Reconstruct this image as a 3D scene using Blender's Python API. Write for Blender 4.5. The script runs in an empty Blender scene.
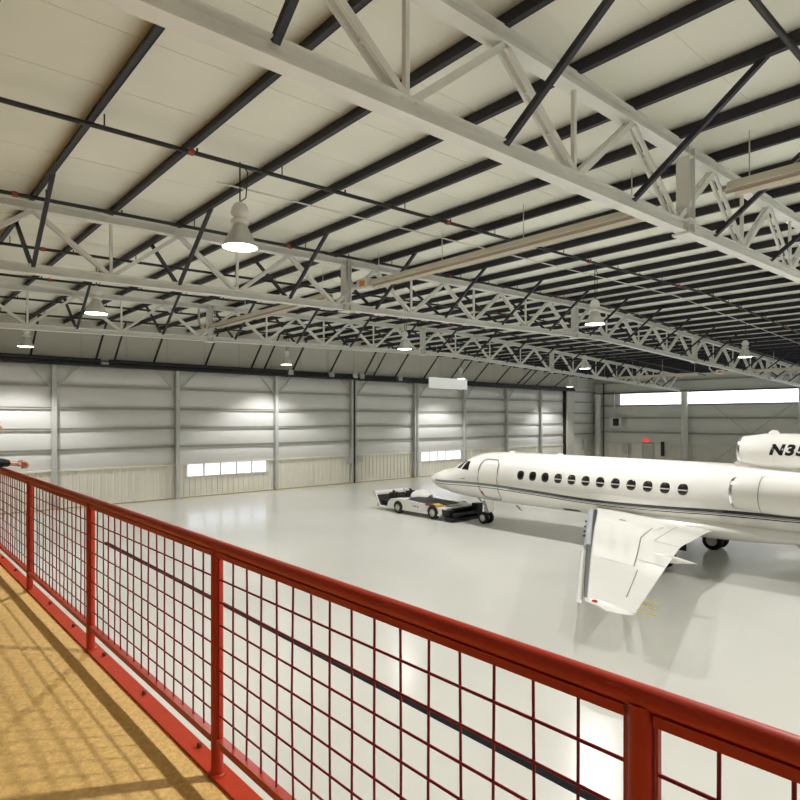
import bpy, bmesh, math, random
from mathutils import Vector, Matrix
random.seed(7)
C = bpy.context.scene.collection
PI = math.pi
V = Vector

# ------------------------------------------------------------------ materials
def lin(c):
    return tuple(((x/255)/12.92 if x/255 <= .04045 else ((x/255+.055)/1.055)**2.4) for x in c)

def mat(name, rgb, rough=.5, metal=0., spec=.5, var=0., scale=3., bump=0., bscale=40., emit=0., ergb=None, coat=0.):
    m = bpy.data.materials.new(name); m.use_nodes = True
    nt = m.node_tree; b = nt.nodes['Principled BSDF']
    col = lin(rgb)
    b.inputs['Base Color'].default_value = (*col, 1)
    b.inputs['Roughness'].default_value = rough
    b.inputs['Metallic'].default_value = metal
    b.inputs['Specular IOR Level'].default_value = spec
    b.inputs['Coat Weight'].default_value = coat
    if emit:
        b.inputs['Emission Color'].default_value = (*lin(ergb or rgb), 1)
        b.inputs['Emission Strength'].default_value = emit
    tc = nt.nodes.new('ShaderNodeTexCoord')
    if var:
        n = nt.nodes.new('ShaderNodeTexNoise'); n.inputs['Scale'].default_value = scale; n.inputs['Detail'].default_value = 4
        nt.links.new(tc.outputs['Object'], n.inputs['Vector'])
        r = nt.nodes.new('ShaderNodeValToRGB')
        r.color_ramp.elements[0].position = .3; r.color_ramp.elements[1].position = .7
        r.color_ramp.elements[0].color = (*[c*(1-var) for c in col], 1)
        r.color_ramp.elements[1].color = (*[min(1, c*(1+var)) for c in col], 1)
        nt.links.new(n.outputs['Fac'], r.inputs['Fac']); nt.links.new(r.outputs['Color'], b.inputs['Base Color'])
    if bump:
        n = nt.nodes.new('ShaderNodeTexNoise'); n.inputs['Scale'].default_value = bscale; n.inputs['Detail'].default_value = 3
        nt.links.new(tc.outputs['Object'], n.inputs['Vector'])
        bp = nt.nodes.new('ShaderNodeBump'); bp.inputs['Strength'].default_value = bump; bp.inputs['Distance'].default_value = .02
        nt.links.new(n.outputs['Fac'], bp.inputs['Height']); nt.links.new(bp.outputs['Normal'], b.inputs['Normal'])
    return m

M = {}
M['floor'] = mat('epoxy_floor', (214,214,208), .21, spec=.42, var=.035, scale=.25, bump=.015, bscale=1.2)
M['mezz'] = mat('tan_deck', (230,190,116), .75, var=.16, scale=45, bump=.25, bscale=90)
M['deck_edge'] = mat('deck_edge_concrete', (205,203,195), .7)
M['insul'] = mat('white_insulation', (226,227,222), .6, var=.03, scale=.6, bump=.10, bscale=2.5)
M['roofins'] = mat('roof_insulation', (238,239,228), .65, var=.04, scale=.5, bump=.06, bscale=1.2)
M['foil'] = mat('door_insulation', (226,226,224), .36, spec=.6, var=.03, scale=.8, bump=.45, bscale=2.2)
M['wains'] = mat('beige_ribbed_metal', (238,235,224), .5, var=.02, scale=1)
M['sheet'] = mat('beige_sheet', (208,206,196), .55, var=.03, scale=.8)
M['galv'] = mat('grey_painted_steel', (198,199,196), .5, var=.05, scale=2)
M['girt'] = mat('girt_steel', (186,186,180), .5, var=.05, scale=2)
M['dark'] = mat('dark_primer_steel', (40,40,50), .55, var=.12, scale=4)
M['black'] = mat('black_steel', (24,24,26), .5, var=.1, scale=3)
M['truss'] = mat('light_grey_truss_paint', (230,231,227), .45, var=.05, scale=2)
M['pipe'] = mat('black_pipe', (26,25,27), .45)
M['orange'] = mat('orange_coupling', (160,66,40), .5)
M['heater'] = mat('beige_heater_metal', (230,224,208), .45, metal=.1)
M['heat_tube'] = mat('dull_heater_tube', (150,134,118), .5, metal=.5)
M['lampw'] = mat('lamp_white_enamel', (232,234,232), .35)
M['reflector'] = mat('lamp_spun_aluminium', (206,208,204), .3, metal=.35)
M['lens'] = mat('lamp_lens_lit', (255,250,240), .3, emit=14, ergb=(255,248,236))
M['cable'] = mat('white_cable', (215,215,210), .5)
M['red'] = mat('red_rail_paint', (178,50,26), .42, spec=.35, var=.06, scale=8, bump=.03, bscale=60)
M['toe'] = mat('red_toe_plate', (190,60,26), .7, spec=.2, var=.08, scale=14)
M['wire'] = mat('maroon_mesh_wire', (130,18,30), .5, spec=.25)
M['bolt'] = mat('dark_bolt', (110,40,24), .5)
M['yellow'] = mat('yellow_floor_paint', (214,178,70), .5)
M['tape'] = mat('black_floor_strip', (14,16,22), .65, spec=.15)
M['glow'] = mat('daylight_window', (246,249,255), .2, emit=2.6, ergb=(246,249,255))
M['glow2'] = mat('door_daylight_window', (236,240,255), .2, emit=1.7, ergb=(228,236,255))
M['plastic'] = mat('white_panel_glow', (240,242,240), .3, emit=.25, ergb=(255,255,255))  # faint glow put into the hanging panel's white; the panel is no lamp
M['tyre'] = mat('tyre_rubber', (20,20,21), .7)
M['hub'] = mat('wheel_hub', (205,205,200), .4)
M['steel'] = mat('bright_steel', (190,192,195), .25, metal=.8)
M['chrome'] = mat('polished_lip', (225,226,230), .12, metal=1.)
M['ductdark'] = mat('engine_duct', (46,46,52), .5)
M['white'] = mat('aircraft_white', (249,248,244), .22, coat=.4)
M['tugw'] = mat('tug_white', (236,236,232), .35)
M['glass'] = mat('dark_window_glass', (18,16,22), .12, spec=.6)
M['shade'] = mat('window_shade', (225,220,212), .5)
M['seam'] = mat('panel_seam', (120,118,112), .6)
M['letter'] = mat('black_lettering', (12,12,14), .4)
M['slatgrey'] = mat('slat_bay_grey', (44,46,52), .5, var=.15, scale=30)
M['slatin'] = mat('leading_edge_grey', (176,180,186), .4)
M['skin'] = mat('skin', (205,146,112), .5)
M['shirt'] = mat('black_shirt', (17,16,22), .85)
M['jeans'] = mat('dark_trousers', (36,40,58), .85)
M['hair'] = mat('dark_hair', (26,18,18), .6)
M['shoe'] = mat('black_shoe', (16,15,15), .5)
M['redlight'] = mat('red_marking', (190,40,34), .4)
M['exit'] = mat('lit_exit_sign', (235,60,45), .4, emit=.8, ergb=(235,60,45))
M['wick'] = mat('yellow_wick', (214,190,90), .5)
M['belt'] = mat('grey_seat', (30,30,32), .7)
M['tagorange'] = mat('orange_warning_tag', (226,140,60), .5)

def stripe_material():
    """White fuselage paint with the dark double cheat line that follows its side (in the aircraft's own coordinates)."""
    m = mat('fuselage_paint', (249,248,244), .22, coat=.4)
    nt = m.node_tree; b = nt.nodes['Principled BSDF']; L = nt.links
    tc = nt.nodes.new('ShaderNodeTexCoord'); sx = nt.nodes.new('ShaderNodeSeparateXYZ')
    L.new(tc.outputs['Object'], sx.inputs[0])
    def math_(op, a, bb=None, c=None):
        n = nt.nodes.new('ShaderNodeMath'); n.operation = op
        for i, v in enumerate((a, bb, c)):
            if v is None: continue
            if isinstance(v, (int, float)): n.inputs[i].default_value = v
            else: L.new(v, n.inputs[i])
        return n.outputs[0]
    # centre height of the line along the length (object y = distance from the nose, negative aft)
    cv = nt.nodes.new('ShaderNodeFloatCurve')
    s = math_('MULTIPLY', sx.outputs['Y'], -1/20.2)
    L.new(s, cv.inputs['Value'])
    c = cv.mapping.curves[0]
    pts = [(0,.78),(.06,.80),(.2,.85),(.33,.815),(.45,.77),(.55,.78),(.68,.83),(.8,.84),(1,.9)]
    c.points[0].location = pts[0]; c.points[1].location = pts[-1]
    for p in pts[1:-1]: c.points.new(*p)
    cv.mapping.update()
    zc = math_('MULTIPLY', cv.outputs[0], 2.1)
    dz = math_('SUBTRACT', sx.outputs['Z'], zc)
    def band(lo, hi):
        return math_('MULTIPLY', math_('GREATER_THAN', dz, lo), math_('LESS_THAN', dz, hi))
    start = math_('GREATER_THAN', s, .035)
    aft = math_('GREATER_THAN', s, .27)
    up = math_('MULTIPLY', band(.0, .105), start)
    lo = math_('MULTIPLY', band(-.095, -.06), start)
    thin = math_('MULTIPLY', band(-.035, -.012), aft)
    mix = nt.nodes.new('ShaderNodeMix'); mix.data_type = 'RGBA'
    mix.inputs['A'].default_value = (*lin((249,248,244)),1); mix.inputs['B'].default_value = (*lin((22,26,32)),1)
    # the line is a blue grey near the nose and black further aft
    mixc = nt.nodes.new('ShaderNodeMix'); mixc.data_type = 'RGBA'
    mixc.inputs['A'].default_value = (*lin((128,138,138)),1); mixc.inputs['B'].default_value = (*lin((20,24,32)),1)
    rr = nt.nodes.new('ShaderNodeMapRange'); rr.inputs['From Min'].default_value = .18; rr.inputs['From Max'].default_value = .42
    L.new(s, rr.inputs['Value']); L.new(rr.outputs[0], mixc.inputs['Factor']); L.new(mixc.outputs['Result'], mix.inputs['B'])
    f = math_('MINIMUM', math_('ADD', up, math_('ADD', lo, thin)), 1.)
    L.new(f, mix.inputs['Factor']); L.new(mix.outputs['Result'], b.inputs['Base Color'])
    return m
M['fuse'] = stripe_material()

# ------------------------------------------------------------------ mesh builder
class MB:
    def __init__(s): s.v = []; s.f = []; s.m = []; s.sm = []
    def add(s, vs, fs, mi=0, smooth=False):
        o = len(s.v); s.v += [tuple(p) for p in vs]
        for f in fs: s.f.append(tuple(i+o for i in f)); s.m.append(mi); s.sm.append(smooth)
        return s
    def box(s, a, b, mi=0):
        x0,y0,z0 = a; x1,y1,z1 = b
        vs = [(x0,y0,z0),(x1,y0,z0),(x1,y1,z0),(x0,y1,z0),(x0,y0,z1),(x1,y0,z1),(x1,y1,z1),(x0,y1,z1)]
        return s.add(vs, [(0,3,2,1),(4,5,6,7),(0,1,5,4),(1,2,6,5),(2,3,7,6),(3,0,4,7)], mi)
    def bar(s, p, q, w, h, up=(0,0,1), mi=0, off=(0,0)):
        """box bar from p to q; w across, h along 'up'"""
        p, q = V(p), V(q); d = (q-p).normalized(); u = V(up)
        if abs(d.dot(u)) > .98: u = V((0,1,0)) if abs(d.y) < .9 else V((1,0,0))
        r = d.cross(u).normalized(); u = r.cross(d).normalized()
        p = p + r*off[0] + u*off[1]; q = q + r*off[0] + u*off[1]
        vs = []
        for c in (p, q):
            for sx, sy in ((-1,-1),(1,-1),(1,1),(-1,1)): vs.append(c + r*(w/2*sx) + u*(h/2*sy))
        return s.add(vs, [(0,3,2,1),(4,5,6,7),(0,1,5,4),(1,2,6,5),(2,3,7,6),(3,0,4,7)], mi)
    def hbeam(s, p, q, w, h, t=.02, up=(0,0,1), mi=0):
        s.bar(p, q, w, t, up, mi, (0, h/2-t/2)); s.bar(p, q, w, t, up, mi, (0, -h/2+t/2))
        return s.bar(p, q, t, h-2*t, up, mi)
    def tube(s, pts, r, n=10, mi=0, cap=True):
        pts = [V(p) for p in pts]; rings = []
        rr = r if isinstance(r, (list, tuple)) else [r]*len(pts)
        prev = None
        for i, p in enumerate(pts):
            d = ((pts[min(i+1, len(pts)-1)] - pts[max(i-1, 0)])).normalized()
            if prev is None:
                a = V((0,0,1)) if abs(d.z) < .9 else V((1,0,0))
                u = d.cross(a).normalized()
            else:
                u = (prev - d*prev.dot(d)).normalized()
            w = d.cross(u); prev = u
            rings.append([p + (u*math.cos(2*PI*k/n) + w*math.sin(2*PI*k/n))*rr[i] for k in range(n)])
        return s.loft(rings, mi=mi, cap=cap)
    def loft(s, rings, mi=0, cap=True, closed=True, smooth=True):
        n = len(rings[0]); vs = [p for r in rings for p in r]; fs = []
        for i in range(len(rings)-1):
            for k in range(n if closed else n-1):
                k2 = (k+1) % n
                fs.append((i*n+k, i*n+k2, (i+1)*n+k2, (i+1)*n+k))
        s.add(vs, fs, mi, smooth)
        if cap and closed:
            s.add(rings[0], [tuple(range(n))[::-1]], mi); s.add(rings[-1], [tuple(range(n))], mi)
        return s
    def lathe(s, prof, o=(0,0,0), ax='Z', n=24, mi=0):
        """prof: (radius, height) pairs, revolved about the axis through o"""
        rings = []
        for r, h in prof:
            ring = []
            for k in range(n):
                a = 2*PI*k/n; c, d = r*math.cos(a), r*math.sin(a)
                p = {'Z': (c, d, h), 'Y': (c, h, -d), 'X': (h, c, d)}[ax]
                ring.append((o[0]+p[0], o[1]+p[1], o[2]+p[2]))
            rings.append(ring)
        return s.loft(rings, mi=mi, cap=False)
    def prism(s, poly, axis, a, b, mi=0):
        """polygon extruded along an axis from a to b; poly gives the other two coordinates in xyz order"""
        def P(u, w, t): return {'X': (t,u,w), 'Y': (u,t,w), 'Z': (u,w,t)}[axis]
        n = len(poly)
        vs = [P(u,w,a) for u,w in poly] + [P(u,w,b) for u,w in poly]
        fs = [tuple(range(n))[::-1], tuple(range(n, 2*n))] + [(i,(i+1)%n,n+(i+1)%n,n+i) for i in range(n)]
        return s.add(vs, fs, mi)
    def build(s, name, mats, parent=None, fix=True):
        me = bpy.data.meshes.new(name)
        me.from_pydata(s.v, [], s.f)
        for mm in (mats if isinstance(mats, (list, tuple)) else [mats]): me.materials.append(mm)
        for i, p in enumerate(me.polygons): p.material_index = s.m[i]; p.use_smooth = s.sm[i]
        if fix:
            b = bmesh.new(); b.from_mesh(me); bmesh.ops.recalc_face_normals(b, faces=b.faces); b.to_mesh(me); b.free()
        me.update()
        o = bpy.data.objects.new(name, me); C.objects.link(o)
        if parent: o.parent = parent
        return o

def tag(o, label=None, cat=None, group=None, kind=None):
    if label: o['label'] = label
    if cat: o['category'] = cat
    if group: o['group'] = group
    if kind: o['kind'] = kind
    return o
def thing(name, label, cat, loc=(0,0,0), rz=0, group=None, kind=None):
    o = bpy.data.objects.new(name, None); C.objects.link(o)
    o.location = loc; o.rotation_euler = (0,0,rz); o.empty_display_size = .2
    return tag(o, label, cat, group, kind)
def copy_tree(o, parent=None):
    c = o.copy(); C.objects.link(c)
    if parent: c.parent = parent
    for ch in list(o.children): copy_tree(ch, c)
    return c
ORD = ['first','second','third','fourth','fifth','sixth','seventh','eighth','ninth','tenth','eleventh','twelfth','thirteenth',
       'fourteenth','fifteenth','sixteenth','seventeenth','eighteenth','nineteenth','twentieth']

# ------------------------------------------------------------------ dimensions (metres)
EYE = 4.6
XL, XR, YB, YW = -6.0, 58.0, -11.0, 34.2      # hall interior
RX = 25.9                                     # ridge
MZ = 2.855                                    # mezzanine floor
def zb(x):                                    # truss bottom chord
    return 7.80 + .0246*(x-2) if x < RX else 8.388 - .037*(x-RX)
TD = 1.37                                     # chord to chord
def zpur(x): return zb(x) + TD + .09          # underside of purlins
PD = .21
def zdeck(x): return zpur(x) + PD

# ------------------------------------------------------------------ setting
MB().box((XL-.3,YB-.3,-.2),(XR+.3,YW+.6,0)).build('floor', M['floor'])['kind'] = 'structure'
rf = MB()
for a, b in ((XL-.3, RX), (RX, XR+.3)):
    rf.add([(a,YB-.3,zdeck(a)),(b,YB-.3,zdeck(b)),(b,YW+.6,zdeck(b)),(a,YW+.6,zdeck(a)),
            (a,YB-.3,zdeck(a)+.25),(b,YB-.3,zdeck(b)+.25),(b,YW+.6,zdeck(b)+.25),(a,YW+.6,zdeck(a)+.25)],
           [(0,3,2,1),(4,5,6,7),(0,1,5,4),(1,2,6,5),(2,3,7,6),(3,0,4,7)])
# stitched seams of the roof insulation facing
for y in [YB+1+1.5*k for k in range(30)]:
    for a, b in ((XL, RX), (RX, XR)):
        rf.bar((a,y,zdeck(a)-.004),(b,y,zdeck(b)-.004), .025, .012)
rf.build('ceiling', M['roofins'])['kind'] = 'structure'
MB().box((XL-.3,YB-.3,0),(XL,YW+.3,10)).build('wall_left', M['insul'])['kind'] = 'structure'
MB().box((XL,YB-.3,0),(XR,YB,10.5)).build('wall_back', M['insul'])['kind'] = 'structure'

# --- right wall with its high window band
wr = tag(bpy.data.objects.new('wall_right', None), kind='structure'); C.objects.link(wr)
WZ0, WZ1, WY0, WY1 = 5.93, 7.06, -8.0, 31.3
w = MB(); w.box((XR,YB,0),(XR+.25,YW+.3,WZ0)); w.box((XR,YB,WZ1),(XR+.25,YW+.3,9.6)); w.box((XR,WY1,WZ0),(XR+.25,YW+.3,WZ1)); w.box((XR,YB,WZ0),(XR+.25,WY0,WZ1))
w.build('wall_facing', M['insul'], wr)
def ribbed(mb, u0, u1, base, z0, z1, axis, pitch=.34, d=.035, sgn=-1):
    """ribbed sheet: trapezoid ribs standing out of a flat sheet; axis X: sheet in the XZ plane at y=base, axis Y: in the YZ plane at x=base"""
    pts = []; u = u0
    while u < u1-1e-6:
        e = min(u+pitch, u1); L_ = e-u
        pts += [(u, 0), (u+L_*.70, 0), (u+L_*.78, d), (u+L_*.92, d)]
        u = e
    pts.append((u1, 0))
    vs = []
    for z in (z0, z1):
        for a, o in pts: vs.append((a, base+sgn*o, z) if axis == 'X' else (base+sgn*o, a, z))
    n = len(pts)
    mb.add(vs, [(i,i+1,n+i+1,n+i) for i in range(n-1)])
w = MB(); ribbed(w, YB, YW, XR-.02, 0, 1.92, 'Y'); w.box((XR-.09,YB,1.9),(XR,YW,1.98)); w.build('ribbed_wainscot', M['wains'], wr)
for z in (3.15, 4.6, 5.86, 7.12, 8.2):
    MB().hbeam((XR-.1,YB,z),(XR-.1,YW,z), .2, .16, .015).build('girt', M['girt'], wr)
for n, (a, b) in enumerate(((24.95,31.3),(15.4,24.2),(5.1,14.6),(-8,4.3)), 1):
    wn = MB().box((XR+.05,a,WZ0),(XR+.09,b,WZ1)).build('window_%d' % n, M['glow']); wn['kind'] = 'structure'
    fr = MB(); fr.box((XR-.03,a-.04,WZ0-.05),(XR+.1,b+.04,WZ0)); fr.box((XR-.03,a-.04,WZ1),(XR+.1,b+.04,WZ1+.05))
    for y in (a-.04, b): fr.box((XR-.03,y,WZ0),(XR+.1,y+.04,WZ1))
    fr.build('window_frame', M['galv'], wn)

def column(x, y, h, n):
    o = thing('trim_%d' % n, None, None, (x,y,0), kind='structure')
    MB().tube([(0,0,0),(0,0,h)], .3, 20).build('column_shaft', M['truss'], o)
    MB().box((-.4,-.4,0),(.4,.4,.04)).build('base_plate', M['girt'], o)
    MB().box((-.36,-.36,h-.05),(.36,.36,h)).build('cap_plate', M['girt'], o)
for n, y in enumerate((33.5, 24.55, 15.0, 4.7), 1): column(XR-.55, y, zb(XR-.55)-.12, n)

# things on the right wall (far corner)
t = thing('mounted_heater', 'pale square unit heater with a dark grille high on the far right wall', 'heater', (XR-.55,31.4,3.7))
MB().box((-.3,-.6,0),(.3,.6,.95)).build('housing', M['lampw'], t)
MB().box((-.32,-.42,.1),(-.3,.22,.85)).build('grille', M['black'], t)
tag(MB().tube([(XR-.3,31.8,4.66),(XR-.3,31.8,7.5)], .09, 10).build('vertical_duct', M['galv']), 'grey vertical duct rising above the pale unit heater on the far wall', 'duct')
tag(MB().tube([(XR-.28,33.0,0.0),(XR-.28,33.0,8.2)], .06, 8).build('conduit', M['pipe']), 'dark conduit running up the wall just left of the pale unit heater', 'conduit')
tag(MB().tube([(XR-.5,33.0,7.15),(XR-.5,29.0,7.15),(XR-.5,-5,7.0)], .045, 8).build('water_pipe', M['pipe']), 'black pipe crossing the bright high window band of the far right wall', 'pipe')
dr = thing('door_11', None, None, (XR-.06,28.3,0), kind='structure')
MB().box((-.02,-.5,0),(.02,.5,2.1)).build('door_panel', M['sheet'], dr)
fr = MB(); fr.box((-.05,-.58,0),(.04,-.5,2.18)); fr.box((-.05,.5,0),(.04,.58,2.18)); fr.box((-.05,-.58,2.1),(.04,.58,2.18)); fr.build('door_frame', M['girt'], dr)
MB().bar((-.07,-.35,1.0),(-.07,.35,1.0), .04, .05).build('push_bar', M['steel'], dr)
tag(MB().box((XR-.16,28.2,2.25),(XR-.1,28.8,2.5)).build('exit_sign', M['exit']), 'small glowing red sign over the far wall door', 'sign')
tag(MB().box((XR-.4,25.9+4.3,.9),(XR-.21,25.9+4.9,2.0)).build('mounted_cabinet', M['galv']), 'grey wall cabinet left of the far personnel door', 'cabinet')
tag(MB().box((XR-.34,26.6,.9),(XR-.21,26.9,2.3)).build('switch_box', M['dark']), 'dark narrow wall box right of the far personnel door', 'box')
br = thing('wall_bracing', 'thin crossed brace rods on the far wall under the window band', 'brace', (XR-.25,0,0))
for a, b in (((0,22.2,.5),(0,15.8,5.8)), ((0,22.2,5.8),(0,15.8,.5))):
    MB().tube([a,b], .025, 6).build('brace_rod', M['girt'], br)

# ------------------------------------------------------------------ hangar door wall
MB().box((XL-.3,YW+.28,0),(XR+.3,YW+.5,10.0)).build('wall_front', M['sheet'])['kind'] = 'structure'
HB, HT = 7.28, 7.68
gz = [1.95, 2.97, 4.03, 5.10, 6.24, 7.28]
edges = [-5.8, .5, 6.8, 13.0, 19.35, 25.65, 31.7, 37.1, 42.7, 47.9, 52.0]
YD = YW - .12
WIN_LEAVES = {3: (13.75, 18.9), 6: (32.4, 37.0)}
for i in range(len(edges)-1):
    a, b = edges[i], edges[i+1]
    d = thing('door_%d' % (i+1), None, None, (0,0,0), kind='structure')
    # bulged insulation between girts
    mb = MB(); nx = 10
    for k in range(5):
        z0, z1 = gz[k], gz[k+1]; rows = []
        for j in range(9):
            t_ = j/8; row = []
            for q in range(nx+1):
                s_ = q/nx
                bul = .10*math.sin(PI*t_)**.7*(.55+.45*math.sin(PI*s_)**.5) + .012*math.sin(5*s_*PI+k*2+i)*math.sin(PI*t_)
                row.append((a+(b-a)*s_, YD+.13-bul, z0+(z1-z0)*t_))
            rows.append(row)
        mb.loft(rows, cap=False, closed=False)
    mb.build('insulation', M['foil'], d, fix=False)
    mb = MB()
    if i in WIN_LEAVES:
        u0, u1 = WIN_LEAVES[i]
        ribbed(mb, a, b, YD+.12, .05, 1.22, 'X'); ribbed(mb, a, u0, YD+.12, 1.22, 1.92, 'X'); ribbed(mb, u1, b, YD+.12, 1.22, 1.92, 'X')
    else: ribbed(mb, a, b, YD+.12, .05, 1.93, 'X')
    mb.box((a,YD+.0,1.9),(b,YD+.14,1.97)); mb.box((a,YD+.06,.03),(b,YD+.2,.1))
    mb.build('ribbed_wainscot', M['wains'], d)
    if i in WIN_LEAVES:
        wf = MB(); n = 5; pw = (u1-u0)/n
        wf.box((u0-.05,YD+.02,1.17),(u1+.05,YD+.16,1.23)); wf.box((u0-.05,YD+.02,1.89),(u1+.05,YD+.16,1.94))
        for q in range(n+1): wf.box((u0+q*pw-.06,YD+.06,1.2),(u0+q*pw+.06,YD+.16,1.92))
        wf = wf.build('window_frame', M['lampw'], d)
        for q in range(n): MB().box((u0+q*pw+.06,YD+.1,1.23),(u0+(q+1)*pw-.06,YD+.12,1.89)).build('window_pane', M['glow2'], wf)
    for z in gz[1:5]:
        MB().hbeam((a,YD+.03,z),(b,YD+.03,z), .12, .12, .014).build('girt', M['girt'], d)
    for x in ((a+.13, b-.13) if i in (4,5) else (a+.13,)):
        MB().hbeam((x,YD-.1,.02),(x,YD-.1,HB), .22 if x < 30 else .15, .26, .018, up=(0,1,0)).build('upright', M['galv'], d)
    if i < 9:
        for sx in (-1, 1):
            MB().bar((a+.13+sx*.12,YD-.1,6.15),(a+.13+sx*1.15,YD-.1,HB-.02), .07, .07).build('knee_brace', M['galv'], d)
# dark meeting seam of the two middle leaves
MB().box((25.58,YD-.26,.02),(25.72,YD-.02,HB)).build('trim_5', M['black'])['kind'] = 'structure'
MB().box((52.0,YD-.2,.02),(52.12,YD+.25,HB)).build('trim_6', M['black'])['kind'] = 'structure'
MB().box((52.12,YD-.35,.02),(53.3,YD+.4,HB)).build('trim_7', M['sheet'])['kind'] = 'structure'
tag(MB().box((25.0,YD-.32,1.42),(25.46,YD-.16,1.9)).build('latch_box', M['girt']), 'grey latch box left of the black door seam', 'latch')
tag(MB().box((25.9,YD-.32,1.45),(26.36,YD-.16,1.93)).build('latch_box', M['girt']), 'grey latch box right of the black door seam', 'latch')
# corner wall right of the doors
wc = tag(bpy.data.objects.new('wall_corner', None), kind='structure'); C.objects.link(wc)
MB().box((53.3,YD+.16,1.95),(XR,YD+.4,8.0)).build('wall_facing', M['insul'], wc)
w = MB(); ribbed(w, 53.3, XR, YD+.12, 0, 1.93, 'X'); w.build('ribbed_wainscot', M['wains'], wc)
for z in gz[1:]: MB().hbeam((53.3,YD+.02,z),(XR,YD+.02,z), .2, .13, .014).build('girt', M['girt'], wc)
tag(MB().box((55.5,YD-.32,1.3),(56.3,YD-.1,2.4)).build('mounted_junction_box', M['girt']), 'grey junction box on the corner wall beside the last column', 'box')

# fascia above the doors and the black door head
fa = MB().box((XL,YW-.05,HT-.02),(XR,YW+.3,zdeck(XR)+1.5)).build('wall_fascia', M['sheet']); fa['kind'] = 'structure'
sm = MB()
for x in [XL+1+2.2*k for k in range(29)]: sm.box((x,YW-.065,HT),(x+.03,YW-.04,9.7))
sm.build('sheet_joint', M['girt'], fa)
hd = thing('door_head', 'long black door head track above the hangar doors', 'door track', (0,YW,0))
hb = MB(); hb.box((XL+.05,-.62,HB+.02),(53.3,-.1,HB+.2)); hb.box((XL+.05,-.5,HB+.2),(53.3,-.08,HT)); hb.box((XL+.05,-.72,HB+.06),(30,-.62,HB+.12))
hb.build('track_beam', M['black'], hd)
hb = MB(); hb.box((XL+.05,-.9,HB+.22),(20,-.5,HB+.30)); hb.build('track_ledge', M['dark'], hd)
for x in (20.1, 23.3, 25.3, 25.9, 29.5, 2.5, 9): MB().box((x,-.75,HB+.1),(x+.35,-.1,HB+.42)).build('track_bracket', M['girt'], hd)
for k in range(19):
    x = 1.05 + 3.18*k*.93 - 4
    if x > 52: break
    MB().bar((x,-.2,HT),(x,-2.1,zpur(x)), .08, .08).build('kicker_brace', M['black'], hd)
    if k % 3 == 1: MB().bar((x+.9,-.2,HT),(x+.9,-2.1,zpur(x)), .07, .07).build('kicker_brace', M['black'], hd)
tag(MB().box((XL,YD-.55,.0),(53.2,YD-.38,.004)).build('floor_line', M['yellow']), 'yellow line painted along the foot of the hangar doors', 'floor marking', kind=None)
tag(MB().box((6.47,-9,.0),(6.63,23.9,.006)).build('floor_strip', M['tape']), 'long thin black strip on the pale floor behind the railing mesh', 'floor strip')

# ------------------------------------------------------------------ purlins
PX = [2.65+1.59*k for k in range(-5, 35)]
pi_ = 0
for x in PX:
    if abs(x-RX) < .2: x += .2
    z = zpur(x)+PD/2
    o = MB()
    L_ = YW-YB
    o.bar((0,YB,0),(0,YW-.05,0), .018, PD)
    o.bar((.035,YB,PD/2-.008),(.035,YW-.05,PD/2-.008), .085, .016)
    o.bar((-.035,YB,-PD/2+.008),(-.035,YW-.05,-PD/2+.008), .085, .016)
    o.bar((-.075,YB,-PD/2+.02),(-.075,YW-.05,-PD/2+.02), .012, .035)
    o = o.build('roof_purlin', M['dark']); o.location = (x,0,z-.008)
    side = 'left' if x < RX else 'right'
    vis = pi_
    n = vis
    k = n - 5 if n >= 5 else None
    if n < 5: lab = 'dark steel roof purlin close to the left wall over the mezzanine'
    elif x < RX: lab = '%s dark roof purlin counted from the left along the middle grey truss' % ORD[n-5]
    else: lab = 'dark steel roof purlin on the right-hand slope of the roof beyond the ridge'
    tag(o, lab, 'purlin', 'dark roof purlins')
    pi_ += 1

# ------------------------------------------------------------------ trusses
def truss(y, label):
    t = thing('roof_truss', label, 'truss', (0,y,0), group='light grey roof trusses')
    x0, x1 = XL+.3, XR-.35
    for nm, dz, w_, h_ in (('bottom_chord', 0, .2, .2), ('top_chord', TD, .22, .2)):
        mb = MB()
        for a, b in ((x0, RX), (RX, x1)): mb.hbeam((a,0,zb(a)+dz),(b,0,zb(b)+dz), w_, h_, .022)
        mb.build(nm, M['truss'], t)
    k = -3
    while True:
        xt = 2.65+3.18*k; xm = xt+1.59; xn = xt+3.18
        if xm > x1: break
        for a, b, ok in (((xt,TD),(xm,0), xt > x0), ((xn,TD),(xm,0), xn < x1)):
            if not ok: continue
            mb = MB()
            p, q = V((a[0],0,zb(a[0])+a[1]-.09)), V((b[0]+(.07 if a[0]>b[0] else -.07),0,zb(b[0])+.1))
            for s in (-1, 1): mb.bar(p+V((0,s*.052,0)), q+V((0,s*.052,0)), .05, .085, up=(0,1,0)) if False else mb.bar(p+V((0,s*.052,0)), q+V((0,s*.052,0)), .045, .09)
            for f in (.33, .66): 
                c = p.lerp(q, f); mb.bar(c-V((0,.05,0)), c+V((0,.05,0)), .05, .05)
            mb.build('web_diagonal', M['truss'], t)
        wide = (k - 2) % 4 == 0 and k >= 0
        mb = MB()
        if wide:
            xp = xm+.45
            mb.hbeam((xp,0,zb(xp)-.14),(xp,0,zb(xp)+TD+.08), .24, .24, .02, up=(1,0,0))
            mb.box((xp-.2,-.16,zb(xp)-.15),(xp+.2,.16,zb(xp)-.11)); mb.box((xp-.2,-.16,zb(xp)+.11),(xp+.2,.16,zb(xp)+.13))
        else: mb.bar((xm,0,zb(xm)+.08),(xm,0,zb(xm)+TD-.08), .06, .06, up=(0,1,0))
        mb.build('splice_post' if wide else 'web_post', M['truss'], t)
        if xt > x0:
            for s in (-1, 1):
                MB().bar((xt,s*.06,zb(xt)+.06),(xt,s*1.95,zpur(xt)+.04), .075, .075).build('flange_brace', M['dark'], t)
        k += 1
    return t
truss(4.7, 'nearest light grey roof truss, slanting through the upper right of the hall')
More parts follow.
